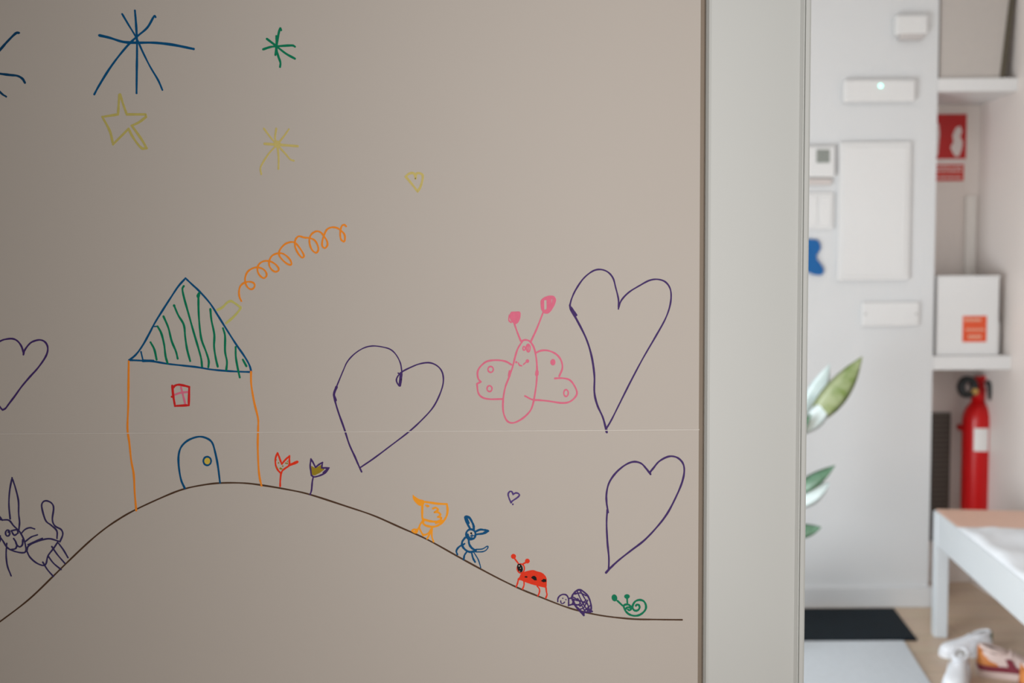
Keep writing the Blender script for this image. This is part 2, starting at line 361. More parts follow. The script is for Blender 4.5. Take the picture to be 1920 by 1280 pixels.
obj('smoke', strokes(Z3, [[(300, 935), (280, 890), (275, 830), (290, 775), (330, 740), (380, 728), (425, 738), (443, 765), (430, 797), (400, 808), (365, 785), (342, 735), (342, 680), (365, 625), (410, 590), (465, 575), (525, 590), (562, 625), (568, 665), (540, 690), (500, 665), (475, 620), (475, 570), (500, 530), (550, 507), (610, 512), (660, 540), (695, 580), (695, 610), (660, 622), (620, 595), (597, 550), (600, 500), (630, 450), (690, 425), (745, 430), (800, 470), (830, 515), (830, 548), (785, 535), (725, 480), (700, 430), (720, 375), (770, 325), (830, 305), (870, 312), (905, 345), (950, 410), (968, 455), (945, 470), (905, 425), (875, 360), (872, 300), (890, 260), (920, 243), (970, 257), (1030, 263), (1080, 285), (1110, 330), (1122, 385), (1098, 420), (1055, 390), (1030, 330), (1028, 265), (1055, 215), (1105, 190), (1150, 205), (1185, 250), (1212, 290), (1218, 340), (1190, 370), (1163, 345), (1165, 290), (1185, 225), (1215, 170), (1265, 148), (1320, 155), (1365, 185), (1400, 225), (1405, 275), (1395, 300), (1365, 280), (1355, 230), (1360, 170), (1375, 130), (1400, 122), (1418, 138)]], 3.2), ORANGE, t)
# --- flowers
t = thing('flower_drawing', 526, 912, 'small red tulip drawn with dotted petals, nearest the house', 'drawing', 'flowers drawn on the hill')
fl = obj('petals', strokes(Z8, [[(395, 612), (330, 540), (288, 440), (285, 310), (325, 200), N, (350, 260), (385, 360), (412, 425), N, (470, 350), (565, 260), N, (562, 350), (565, 420)], (5.0, [(560, 445), (640, 415), (720, 380)]), [(560, 455), (470, 515), (420, 560), (398, 612)]], 3.3), SRED, t)
bm = NB()
for x, y, r in ((345, 400, 15), (430, 465, 15), (385, 512, 22), (410, 520, 14), (490, 405, 15), (523, 370, 12), (520, 410, 16), (315, 490, 13), (305, 340, 10)): dot(bm, Z8, x, y, r, 1)
obj('dots', bm, OLIVE, fl)
obj('stem', strokes(Z8, [[(393, 620), (380, 760), (378, 868)]], 3.3), SRED, t)
t = thing('flower_drawing', 582, 927, 'small purple tulip coloured in olive yellow, right of the red tulip', 'drawing', 'flowers drawn on the hill')
fl = obj('petals', strokes(Z8, [[(1000, 640), (988, 540), (978, 450), (993, 320), N, (1040, 400), (1085, 490), N, (1150, 435), (1225, 390), N, (1207, 500), N, (1355, 500), N, (1290, 590), (1180, 650), (1060, 680), (1000, 645)], (5, [(1320, 530), (1250, 600)])], 3.0, 1), PURP, t)
bm = NB(); fill(bm, Z8, [(985, 455), (1030, 475), (1085, 505), (1195, 440), (1205, 500), (1260, 535), (1180, 595), (1070, 650), (1005, 640)], -1, False)
obj('yellow_fill', bm, OLIVE, fl)
obj('stem', strokes(Z8, [[(1040, 680), (1020, 780), (1005, 940), (978, 1032)]], 3.0), PURP, t)
# --- butterfly
t = thing('butterfly_drawing', 968, 790, 'pink marker butterfly with a smiling face and spotted wings', 'drawing')
body = obj('body', strokes(H2, [[(470, 475), (430, 540), (405, 620), (385, 700), (350, 800), (320, 880), (302, 980), (300, 1080), (318, 1150), (350, 1190), (400, 1195), (470, 1160), (530, 1105), (560, 1050), (580, 960), (597, 840), (602, 720), (595, 620), (575, 530), (540, 475), (500, 460), (465, 470)], (5, [(360, 740), (355, 780)]), (6, [(602, 740), (600, 770)])], 3.3), PINK, t)
bm = NB(); ring(bm, H2, 487, 535, 11, 2.6, 0, 16); ring(bm, H2, 524, 532, 17, 2.6, 0, 34); stroke(bm, H2, [(524, 510), (522, 552)], 2.6, 0)
obj('eyes', bm, PINK, body)
bm = strokes(H2, [[(436, 665), (447, 685), (466, 690)], [(482, 678), (500, 662)]], 2.6); dot(bm, H2, 418, 658, 10); dot(bm, H2, 517, 648, 16)
obj('mouth', bm, PINK, body)
w1 = obj('wing', strokes(H2, [[(375, 680), (320, 650), (240, 640), (160, 650), (105, 690), (75, 740), (78, 800), (103, 832), N, (68, 850), N, (80, 930), (115, 970), (180, 986), (295, 985)]], 3.3), PINK, t)
w2 = obj('wing', strokes(H2, [[(590, 575), (640, 555), (700, 555), (770, 585), (815, 640), (827, 710), (800, 782)], [(760, 802), (830, 800), (890, 815), (930, 860), (957, 925), (940, 970), (890, 1010), (820, 1020), (700, 1003), (620, 995), (560, 990), (495, 958)]], 3.3), PINK, t)
for wg, x, y, r, ry in ((w1, 190, 722, 24, 26), (w1, 180, 893, 22, 26), (w2, 743, 658, 16, 22), (w2, 860, 932, 20, 30)):
    bm = NB(); ring(bm, H2, x, y, r, 2.8, 0, ry)
    if x == 743: dot(bm, H2, x, y, 16)
    obj('wing_spot', bm, PINK, wg)
a1 = obj('antenna', strokes(H2, [[(458, 470), (430, 400), (400, 315)]], 3.2), PINK, t)
bm = NB(); fill(bm, H2, [(410, 322), (378, 300), (360, 262), (368, 215), (410, 208), (452, 212), (454, 260), (435, 305)], 1); stroke(bm, H2, [(372, 305), (352, 285), (356, 240)], 2.6); obj('antenna_tip', bm, PINK, a1)
a2 = obj('antenna', strokes(H2, [[(545, 480), (600, 360), (655, 220)]], 3.2), PINK, t)
bm = strokes(H2, [(3.6, [(672, 218), (650, 190), (642, 150), (645, 110), (690, 80), (740, 75), (762, 105), (745, 160), (705, 212), (672, 218)]), (4.4, [(655, 200), (655, 110)]), (5, [(700, 205), (698, 100)]), (5, [(720, 180), (720, 90)]), (3.6, [(738, 160), (748, 95)]), (4, [(660, 205), (700, 195)]), (4, [(660, 100), (730, 90)])], 4, 1)
obj('antenna_tip', bm, PINK, a2)
# --- duck
t = thing('duck_drawing', 800, 1010, 'orange marker duck-like bird walking down the hill, highest of the small animals', 'drawing', 'small animals drawn walking along the hill')
hd = obj('head', strokes(H5, [[(300, 285), (400, 297), (500, 312), (625, 318), N, (635, 400), (620, 480), (570, 555), (500, 605), (430, 620), (350, 605), (310, 575), (312, 545), (298, 490), (297, 400), (300, 300)], (4.2, [(312, 520), (400, 545), (480, 552), (530, 540)]), (4.4, [(480, 570), (560, 540)])], 4.1), BORANGE, t)
bm = NB(); fill(bm, H5, [(170, 190), (200, 215), (255, 250), (320, 270), (318, 325), (262, 340), (205, 295), (172, 245)], 1); obj('beak', bm, BORANGE, hd)
bm = strokes(H5, [(3, [(345, 335), (385, 345)]), (3.6, [(438, 378), (480, 366), (508, 395), (462, 427), N, (515, 430), (540, 465), (505, 490), N, (550, 500), (540, 530)])], 3.4, 1); dot(bm, H5, 368, 343, 18, 2)
obj('face_marks', bm, BORANGE, hd)
obj('body', strokes(H5, [[(310, 530), (270, 590), (250, 640), (200, 685)], [(258, 640), (290, 700), (312, 728), (375, 710), (415, 650)], (3, [(160, 668), (190, 655), (235, 662), (215, 700), (165, 680)])], 3.4), BORANGE, t)
obj('leg', strokes(H5, [[(362, 780), (390, 730), (425, 660)], [(300, 715), (310, 740)]], 3.2), BORANGE, t)
obj('leg', strokes(H5, [[(428, 630), (425, 740), (447, 818)]], 3.2), BORANGE, t)
# --- rabbit
t = thing('rabbit_drawing', 880, 1045, 'blue marker rabbit with two long ears and a tail, between the duck and the ladybird', 'drawing', 'small animals drawn walking along the hill')
bm = NB(); ring(bm, H5, 945, 722, 64, 3.8, 0, 68); fill(bm, H5, [(878, 705), (915, 715), (925, 748), (960, 765), (1000, 762), (975, 790), (925, 790), (890, 765)], 1)
stroke(bm, H5, [(960, 725), (958, 760)], 2.2); stroke(bm, H5, [(940, 742), (985, 738)], 2.2)
hd = obj('head', bm, BLUE, t)
bm = NB(); dot(bm, H5, 950, 706, 13, 2); obj('eye', bm, BLACK, hd)
obj('ear', strokes(H5, [(4.3, [(938, 650), (900, 580), (870, 498), (890, 482), (930, 505), (965, 565), (982, 610), (985, 655)]), (4.5, [(880, 492), (915, 570)])], 4), BLUE, t)
obj('ear', strokes(H5, [(3.8, [(1015, 680), (1080, 657), (1178, 676), N, (1120, 707), (1030, 720)]), (4, [(1130, 662), (1175, 676), (1120, 700)])], 4), BLUE, t)
obj('body', strokes(H5, [[(868, 765), (830, 820), (832, 875), (870, 925), (930, 955), (1000, 945)], [(915, 790), (925, 855), (960, 905), (1012, 935)], (3, [(840, 862), (862, 845)])], 4.0), BLUE, t)
for s, wd in (([(820, 865), (775, 900), (752, 945), (766, 990)], 3.4), ([(890, 955), (860, 1000), (850, 1055)], 3.4), ([(955, 965), (975, 1040), (1002, 1090)], 3.4), ([(985, 960), (1040, 1050), (1065, 1120), (1076, 1165)], 2.2)):
    obj('leg', strokes(H5, [s], wd), BLUE, t)
obj('tail', strokes(H5, [[(1010, 922), (1100, 915), (1160, 880), (1174, 892), (1150, 930), (1100, 952), (1010, 955)]], 2.2), BLUE, t)
# --- ladybird
t = thing('ladybird_drawing', 1000, 1105, 'red marker ladybird with black spots and black face walking on the hill line', 'drawing', 'small animals drawn walking along the hill')
bm = NB(); fill(bm, H6, [(490, 600), (560, 555), (640, 530), (740, 515), (820, 540), (910, 565), (970, 610), (1012, 680), (1015, 780), (1005, 862), (930, 857), (820, 830), (700, 797), (600, 762), (500, 722), (440, 715), (430, 695), (470, 650)])
body = obj('body', bm, SRED, t)
for poly in ([(565, 650), (600, 632), (635, 648), (620, 668), (580, 664)], [(700, 668), (735, 632), (775, 630), (808, 662), (818, 720), (770, 722)], [(898, 732), (950, 690), (1005, 700), (1005, 752), (945, 758)]):
    bm = NB(); fill(bm, H6, poly, 1, False); obj('spot', bm, BLACK, body)
bm = NB(); ring(bm, H6, 497, 484, 72, 2.6, 0, 92); hd = obj('head', bm, SRED, t)
bm = NB(); dot(bm, H6, 480, 474, 56, 1, 92, 0.3); fc = obj('face', bm, BLACK, hd)
for s, c, r in (([(445, 380), (380, 295)], (350, 242), 52), ([(545, 390), (590, 368)], (628, 335), 49)):
    a = obj('antenna', strokes(H6, [s], 3.0), SRED, t); bm = NB(); dot(bm, H6, c[0], c[1], r, 1); obj('antenna_tip', bm, SRED, a)
for s in ([(450, 700), (430, 780), (405, 850)], [(560, 740), (560, 820), (530, 895)], [(825, 835), (870, 900), (865, 970), (840, 1030)], [(1000, 865), (1010, 950), (1020, 1010), (995, 1075)]):
    obj('leg', strokes(H6, [s], 2.8), SRED, t)
bm = NB(); dot(bm, H6, 464, 430, 13, 2); dot(bm, H6, 490, 478, 9, 2); dot(bm, H6, 475, 535, 7, 2); obj('eyes', bm, WHITEI, hd)
# --- turtle
t = thing('turtle_drawing', 1078, 1140, 'purple marker turtle with a smiling round head and hatched shell', 'drawing', 'small animals drawn walking along the hill')
hd = obj('head', strokes(H7, [[(152, 455), (155, 400), (190, 350), (250, 325), (310, 340), (343, 400), (348, 470), (345, 530)]], 2.8), PURP, t)
bm = NB(); dot(bm, H7, 243, 395, 12); dot(bm, H7, 298, 420, 12); stroke(bm, H7, [(205, 440), (212, 480), (245, 490), (278, 462)], 2.0); obj('face_marks', bm, PURP, hd)
sh = obj('shell', strokes(H7, [(3.4, [(400, 400), (420, 335), (475, 270), (550, 242), (620, 280), (690, 350), (735, 450), (755, 560), (738, 640)]), [(345, 400), (400, 395), (430, 440)], [(350, 520), (440, 505), (550, 520)], (4.2, [(420, 420), (470, 530), (540, 605), (620, 700)]), (3.6, [(730, 620), (770, 632)]), (3.0, [(620, 640), (740, 645)])], 2.8), PURP, t)
obj('hatching', strokes(H7, [[(430, 375), (530, 430), (640, 470), (690, 500)], [(455, 320), (560, 300), (660, 350)], [(500, 270), (545, 370), (600, 480), (690, 620)], [(550, 250), (620, 370), (680, 480), (720, 600)], [(470, 300), (490, 310)], [(400, 395), (480, 430), (560, 440)],
    [(510, 400), (570, 500), (640, 630)], [(480, 520), (540, 500), (560, 440)], [(550, 540), (600, 500), (660, 420)], [(560, 590), (620, 560), (690, 430)], [(640, 610), (700, 560), (740, 520)], (4, [(690, 600), (735, 610)]), [(410, 500), (450, 420)]], 2.4, 1), PURP, sh)
bm = NB(); fill(bm, H7, [(545, 615), (645, 640), (625, 715), (590, 690)], 2, False); obj('foot', bm, PURP, t)
# --- snail
t = thing('snail_drawing', 1185, 1152, 'green marker snail with a spiral shell and two eye stalks, last on the hill line', 'drawing', 'small animals drawn walking along the hill')
obj('shell', strokes(H7, [[(1345, 565), (1370, 620), (1430, 680), (1520, 710), (1610, 700), (1690, 650), (1737, 580), (1732, 500), (1690, 442), (1620, 425), (1550, 450), (1507, 510), (1500, 570), (1535, 615), (1590, 612), (1625, 565), (1610, 518), (1572, 510), (1558, 530)]], 3.9), GREEN, t)
hd = obj('head', strokes(H7, [(4, [(1345, 565), (1340, 530), (1375, 508), (1430, 512), (1470, 550), (1490, 575)]), (3.6, [(1375, 590), (1400, 560), (1440, 560), (1470, 590), (1440, 612), (1415, 596)])], 4), GREEN, t)
for s, c, r, ry in (([(1225, 440), (1320, 530)], (1172, 388), 52, 66), ([(1400, 395), (1405, 490)], (1398, 362), 52, 42)):
    a = obj('eye_stalk', strokes(H7, [s], 3.4), GREEN, hd)
    bm = NB(); dot(bm, H7, c[0], c[1], r, 1, ry, 0.25 if r == 52 and ry == 66 else 0); obj('eye', bm, GREEN, t)
# --- cat
t = thing('cat_drawing', 50, 1075, 'dark blue marker cat with tall ear, whiskers and raised tail, cut by the left edge', 'drawing')
CI = INDIGO
hd = obj('head', strokes(Z7, [[(-70, 355), (0, 400), (70, 405), (110, 450), (160, 500), (195, 570), (208, 640), (190, 665), (120, 655), (60, 625), (20, 565), (-30, 500), (-90, 440), (-70, 355)], [(-60, 300), (0, 380), (20, 405)]], 3.0), CI, t)
obj('ear', strokes(Z7, [[(82, 395), (72, 280), (78, 170), (97, 65), N, (125, 150), (148, 250), (150, 350), (157, 420), (152, 480)]], 3.0), CI, hd)
bm = NB(); ring(bm, Z7, 62, 508, 17, 3, 0, 24); stroke(bm, Z7, [(90, 490), (135, 482), (145, 508), N, (115, 525), (92, 492)], 3); dot(bm, Z7, 68, 500, 8); obj('eyes', bm, CI, hd)
obj('mouth', strokes(Z7, [[(110, 552), (125, 575), (137, 605), (160, 618), (180, 600), (182, 562)], [(137, 605), (125, 632), (90, 640)]], 3.2), CI, hd)
obj('whiskers', strokes(Z7, [[(168, 515), (200, 480), (240, 465), (278, 475)], [(205, 575), (250, 540), (300, 522)], [(225, 600), (280, 575), (340, 550)]], 2.8), CI, hd)
obj('body', strokes(Z7, [[(215, 650), (230, 610), (300, 575), (390, 553), (468, 572)], [(468, 572), (430, 630), (385, 690), (370, 750), (345, 767), (290, 745), (240, 700), (215, 650)]], 3.0), CI, t)
obj('tail', strokes(Z7, [[(457, 550), (455, 490), (410, 445), (365, 405), (335, 300), (345, 260), (375, 250), (415, 270), (430, 310), (420, 400), (440, 450), (490, 480), (503, 520), (480, 578)]], 3.0), CI, t)
for s in ([(343, 740), (380, 800), (428, 855)], [(388, 695), (430, 750), (490, 800)], [(415, 615), (460, 680), (520, 750)], [(470, 590), (510, 645), (545, 705)], [(55, 590), (50, 680), (60, 770), (90, 850)]):
    obj('leg', strokes(Z7, [s], 2.8), CI, t)
bm = NB(); stroke(bm, Z7, [(-20, 600), (0, 570), (2, 530)], 3.0); obj('cheek_mark', bm, CI, hd)

# ================================================================== BACK ROOM
def bpx(bm, x0, y0, x1, y1, Y, d, bev=0.004):
    """box whose front outline is seen at those coordinates, its back at depth Y, d deep"""
    f = Y-d; a = P(x0, y0, f); b = P(x1, y1, f)
    c = P((x0+x1)/2, y0, f).z; e = P((x0+x1)/2, y1, f).z; xm0 = P(x0, (y0+y1)/2, f).x; xm1 = P(x1, (y0+y1)/2, f).x
    box(bm, (xm0, f, e), (xm1, Y, c), bev); return bm
def front(px, py, Y): return P(px, py, Y)
m_grey = mat('grey_lcd', (0.26, 0.28, 0.26), 0.35)
# alarm box
t = empty('alarm_box', P(1708, 68, YB), 'small white box-shaped alarm mounted highest on the far white wall', 'alarm')
obj('housing', bpx(NB(), 1680, 27, 1741, 64, YB, 0.032, 0.008), m_plast, t, smooth=False)
obj('sensor_base', bpx(NB(), 1688, 63, 1732, 73, YB, 0.030, 0.004), mat('grey_plastic', (0.55, 0.52, 0.51), 0.5), t)
# emergency light
t = empty('emergency_light', P(1650, 195, YB), 'long white emergency light with a green lamp on the far wall', 'light')
obj('housing', bpx(NB(), 1583, 148, 1718, 190, YB, 0.028, 0.009), m_plast, t)
bm = NB(); c = P(1651, 161, YB-0.027); bmesh.ops.create_icosphere(bm, subdivisions=2, radius=0.007, matrix=Matrix.Translation(c))
obj('indicator_lamp', bm, mat('green_led', (0.3, 0.9, 0.75), 0.3, emit=(0.35, 1.0, 0.8), es=2.5), t, smooth=True, label='glowing green indicator lamp')
# thermostat
t = empty('thermostat', P(1543, 335, YB), 'white thermostat with a small grey screen beside the door casing', 'thermostat')
obj('housing', bpx(NB(), 1510, 274, 1566, 332, YB, 0.028, 0.005), m_plast, t)
obj('screen', bpx(NB(), 1531, 280, 1556, 305, YB-0.028, 0.0015, 0.0), m_grey, t)
obj('bottom_cover', bpx(NB(), 1514, 334, 1560, 346, YB, 0.016, 0.003), mat('pink_grey_plastic', (0.60, 0.55, 0.53), 0.5), t)
t = empty('switch_plate', P(1540, 430, YB), 'white double wall switch under the thermostat', 'switch')
obj('plate', bpx(NB(), 1505, 361, 1564, 430, YB, 0.012, 0.004), m_plast, t)
for a, b in ((1510, 1533), (1536, 1559)): obj('rocker', bpx(NB(), a, 368, b, 423, YB-0.012, 0.004, 0.002), m_plast, t)
# electrical panel
t = empty('electrical_panel', P(1640, 525, YB), 'large flat white electrical panel cover in the middle of the far wall', 'electrical panel')
obj('frame', bpx(NB(), 1573, 266, 1707, 525, YB, 0.018, 0.004), m_plast, t)
obj('door', bpx(NB(), 1580, 274, 1700, 517, YB-0.018, 0.004, 0.002), m_plast, t)
t = empty('junction_box', P(1672, 608, YB), 'low flat white junction box cover below the electrical panel', 'junction box')
obj('cover', bpx(NB(), 1617, 566, 1724, 611, YB, 0.014, 0.004), m_plast, t)
for x in (1623, 1718): obj('screw', bpx(NB(), x-1.5, 587, x+1.5, 590, YB-0.014, 0.001, 0), m_grey, t)
# blue cutout (continues behind the casing)
rs = [(1532, 449), (1538, 456), (1539, 466), (1535, 473), (1531, 479), (1532, 486), (1538, 493), (1544, 502), (1545, 510), (1540, 516), (1528, 515), (1518, 511), (1512, 506)]
pts = [P(x, y, YB-0.012) for x, y in rs]; cx = P(1509, 480, YB-0.012).x
pts += [Vector((2*cx-p.x, p.y, p.z)) for p in reversed(pts)] + []
top = [P(1521, 448, YB-0.012), ]
poly = [Vector((2*cx-p.x, p.y, p.z)) for p in top] + top + pts[:len(rs)] + pts[len(rs):]
bm = NB(); prism(bm, poly, (0, 0.012, 0))
tag(obj('wall_decoration', bm, mat('blue_foam', lin((0, 92, 158)), 0.5)), 'bright blue wavy-edged cutout on the far wall beside the door casing', 'decoration')
# shelves of the niche
for n, (yt, yb_, lab) in enumerate(((146, 171, 'upper white shelf of the niche'), (667, 693, 'lower white shelf of the niche'))):
    z0 = P(1830, yb_, YB).z; z1 = P(1830, yt, YB).z
    bm = NB(); box(bm, (XP+0.001, YB+0.0005, z0), (XR, YN, z1), 0.002)
    tag(obj('shelf', bm, m_plast), 'thick ' + lab + (', carrying the grey board' if n == 0 else ', carrying the white box'), 'shelf', 'niche shelves')
    if n == 0: ZU = z1
    else: ZL = z1; ZLB = z0
# grey board with a slanting dark edge on the upper shelf
yb1 = YB+0.015; zt1 = ZU+0.42
q0 = P(1874, 144, yb1); q1 = P(1892, 0, yb1); sl = (q1.x-q0.x)/(q1.z-ZU)
xl = XP+0.012; eb = 0.019
def qx(z, o=0): return q0.x+sl*(z-ZU)+o
zt1 = min(zt1, ZU+(XR-0.003-eb-q0.x)/sl); print('board', ZU, zt1, P(1880,0,yb1).z)
t = empty('display_board', ((xl+q0.x)/2, yb1, ZU), 'pale grey board with a slanting dark right edge standing on the upper niche shelf', 'board')
bm = NB(); prism(bm, [Vector((xl, yb1, ZU)), Vector((qx(ZU), yb1, ZU)), Vector((qx(zt1), yb1, zt1)), Vector((xl, yb1, zt1))], (0, 0.03, 0)); obj('panel', bm, mat('pale_grey_board', (0.50, 0.46, 0.43), 0.6), t)
bm = NB(); prism(bm, [Vector((qx(ZU), yb1-0.004, ZU)), Vector((qx(ZU, eb), yb1-0.004, ZU)), Vector((qx(zt1, eb), yb1-0.004, zt1)), Vector((qx(zt1), yb1-0.004, zt1))], (0, 0.036, 0)); obj('edge_trim', bm, mat('dark_olive_trim', (0.09, 0.075, 0.05), 0.6), t, label='dark slanting edge')
# red sign on the niche back
SY = YN-0.003
t = empty('safety_sign', P(1787, 338, SY), 'red fire safety sign with white picture and text inside the niche', 'sign')
obj('sign_panel', bpx(NB(), 1718, 214, 1812, 298, YN, 0.003, 0.0), mat('sign_red', lin((192, 22, 22)), 0.4), t)
obj('text_panel', bpx(NB(), 1718, 308, 1807, 339, YN, 0.003, 0.0), mat('sign_light_red', lin((208, 52, 40)), 0.4), t)
m_sw = mat('sign_white', (0.80, 0.72, 0.70), 0.5)
bm = NB()
def signpoly(pts): prism(bm, [P(x, y, SY) for x, y in pts], (0, -0.001, 0))
obj('sign_gap', bpx(NB(), 1718, 298, 1809, 308, YN, 0.0025, 0.0), m_sw, t)
signpoly([(1786, 286), (1782, 276), (1788, 266), (1786, 254), (1792, 240), (1800, 236), (1804, 246), (1800, 256), (1805, 266), (1803, 280), (1798, 292), (1792, 294)])
signpoly([(1735, 235), (1752, 228), (1760, 232), (1762, 250), (1758, 292), (1738, 292)])
obj('pictogram', bm, m_sw, t)
bm = NB()
for y in (312, 319, 331):
    x = 1722
    while x < 1802:
        w_ = random.choice((3, 4, 5, 7)); signpoly([(x, y), (min(x+w_, 1803), y), (min(x+w_, 1803), y+3), (x, y+3)]); x += w_+1.6
obj('lettering', bm, m_sw, t)
# conduit
tag(obj('cable_cover', bpx(NB(), 1809, 366, 1829, 612, YN, 0.012, 0.003), mat('pale_trunking', (0.80, 0.76, 0.72), 0.5)), 'pale vertical cable cover on the niche back wall behind the white box', 'cable cover')
# box on the lower shelf
yb0 = YB+0.02
f = yb0; x0 = P(1756, 600, f).x; x0 = max(x0, XP+0.002); x1 = P(1873, 600, f).x; zt = P(1815, 518, f).z
t = empty('cardboard_box', ((x0+x1)/2, f+0.08, ZL), 'white box with an orange-red label standing on the lower niche shelf', 'box')
obj('body', box(NB(), (x0, f, ZL), (x1, f+0.19, zt), 0.004), m_plast, t)
obj('lid', box(NB(), (x0-0.0015, f-0.002, zt-0.006), (x1+0.0015, f+0.192, zt+0.003), 0.002), m_plast, t)
lb = obj('label', bpx(NB(), 1805, 592, 1850, 641, f, 0.001, 0.0), mat('orange_red_print', lin((222, 84, 44)), 0.5), t, label='orange-red printed label with pale lines')
def lbl(x0, y0, x1, y1): box(bm, P(x0, y1, f-0.001)-Vector((0, 0.001, 0)), P(x1, y0, f-0.001))
m_cr = mat('label_cream', (0.75, 0.5, 0.36), 0.5)
for y0_, y1_, xs, wd_ in ((597, 602, range(1808, 1838, 4), 2.6), (616, 620, range(1812, 1845, 5), 3), (628, 634, range(1816, 1840, 5), 3)):
    bm = NB()
    for x in xs: lbl(x, y0_, x+wd_, y1_)
    obj('printed_line', bm, m_cr, lb)
x2 = P(1875, 600, f).x; x3 = min(P(1888, 600, f).x, XR-0.004); z2 = P(1880, 602, f).z
bm = NB(); rr = (x3-x2)/2; lathe(bm, [(rr*.9, 0), (rr, 0.004), (rr, z2-ZL-0.012), (rr*0.6, z2-ZL-0.004), (rr*0.6, z2-ZL)], ((x2+x3)/2, f+0.05, ZL), 24)
tag(obj('bottle', bm, m_plast, smooth=True), 'slim white bottle squeezed between the white box and the right wall', 'bottle')
# vent grille under the lower shelf
gf = YN
t = empty('vent_grille', P(1766, 1010, gf), 'tall narrow dark slatted vent grille in the niche left of the fire extinguisher', 'vent')
ga = P(1755, 772, gf); gb = P(1781, 772, gf); gz0 = P(1765, 1012, gf).z; gz1 = P(1765, 773, gf).z
ga = max(P(1742, 900, gf).x, XP+0.004); gb = P(1779, 900, gf).x
obj('frame', box(NB(), (ga, gf-0.008, gz0), (gb, gf, gz1), 0.001), mat('grille_backing', (0.025, 0.022, 0.02), 0.7), t)
bm = NB(); n = 26
for i in range(n):
    z = gz0+(gz1-gz0)*(i+0.25)/n; box(bm, (ga+0.004, gf-0.014, z), (gb-0.004, gf-0.006, z+(gz1-gz0)/n*0.5))
obj('slats', bm, mat('grille_slats', (0.20, 0.175, 0.15), 0.5), t)
# fire extinguisher hung on the niche back
m_red = mat('extinguisher_red', lin((196, 10, 14)), 0.35, var=0.02, coat=0.15, spec=0.3)
m_blk = mat('black_rubber', (0.012, 0.013, 0.014), 0.5); m_brass = mat('brass', (0.6, 0.38, 0.12), 0.35, 0.9)
ey = YN-0.085
r_ = (P(1858, 850, ey).x-P(1805, 850, ey).x)/2; ex = P(1831.5, 850, ey).x; ez0 = P(1831, 985, ey).z; ez1 = P(1831, 752, ey).z
t = empty('fire_extinguisher', (ex, ey, ez0), 'red fire extinguisher with black hose and white label hanging in the niche', 'fire extinguisher')
hh = ez1-ez0
bm = NB(); lathe(bm, [(r_*.55, 0), (r_*.9, 0.006), (r_, 0.025), (r_, hh-0.075), (r_*.95, hh-0.05), (r_*.78, hh-0.025), (r_*.5, hh-0.006), (r_*.33, hh)], (ex, ey, ez0), 40)
obj('cylinder', bm, m_red, t, smooth=True)
zn = ez1
bm = NB(); lathe(bm, [(r_*.46, -0.004), (r_*.48, 0.05), (r_*.40, 0.055), (r_*.40, 0.075), (r_*.2, 0.08)], (ex, ey, zn), 20); obj('valve', bm, m_red, t, smooth=True)
bm = NB(); c = P(1827, 733, ey-0.04); tube(bm, [c, c+Vector((-0.004, -0.015, 0))], 0.012, 16); obj('pressure_gauge', bm, m_brass, t)
bm = NB()
prism(bm, [Vector((ex-0.02, ey-0.012, zn+0.055)), Vector((ex+0.055, ey-0.012, zn+0.045)), Vector((ex+0.075, ey-0.012, zn+0.02)), Vector((ex+0.065, ey-0.012, zn+0.012)), Vector((ex+0.048, ey-0.012, zn+0.033)), Vector((ex-0.02, ey-0.012, zn+0.040))], (0, 0.024, 0))
prism(bm, [Vector((ex-0.03, ey-0.012, zn+0.075)), Vector((ex-0.01, ey-0.012, zn+0.095)), Vector((ex+0.04, ey-0.012, zn+0.100)), Vector((ex+0.06, ey-0.012, zn+0.085)), Vector((ex+0.04, ey-0.012, zn+0.088)), Vector((ex-0.01, ey-0.012, zn+0.070))], (0, 0.024, 0))
obj('handle', bm, m_red, t)
hc = P(1812, 725, ey-0.03); bm = NB()
tube(bm, [hc+Vector((0.026*math.cos(a), -0.012*a/6, 0.03*math.sin(a))) for a in [k*math.pi/8 for k in range(0, 28)]], 0.013, 10)
obj('hose', bm, m_blk, t, smooth=True)
bm = NB(); c = P(1859, 733, ey-0.01); tube(bm, [P(1850, 714, ey-0.05), P(1856, 722, ey-0.05), P(1859, 735, ey-0.05), P(1857, 750, ey-0.05)], [0.006, 0.011, 0.014, 0.008], 12)
obj('nozzle', bm, m_blk, t, smooth=True)
bm = NB(); n = 10
za = P(1837, 846, ey-r_).z; zb = P(1837, 803, ey-r_).z
for k in range(n):
    a0 = math.radians(-127+k*5.6); a1 = math.radians(-127+(k+1)*5.6); R = r_+0.0008
    vs = [bm.verts.new((ex+R*math.cos(a), ey+R*math.sin(a), z)) for a, z in ((a0, za), (a1, za), (a1, zb), (a0, zb))]; bm.faces.new(vs)
obj('label', bm, mat('white_label', (0.8, 0.78, 0.76), 0.5), t, smooth='keep')
bm = NB(); box(bm, (ex-0.02, ey+r_*0.9, ez1-0.13), (ex+0.02, YN, ez1-0.07), 0.003); box(bm, (ex-r_*1.02, ey-0.001, ez1-0.115), (ex+r_*1.02, ey+r_*0.98, ez1-0.095))
obj('wall_bracket', bm, m_red, t)

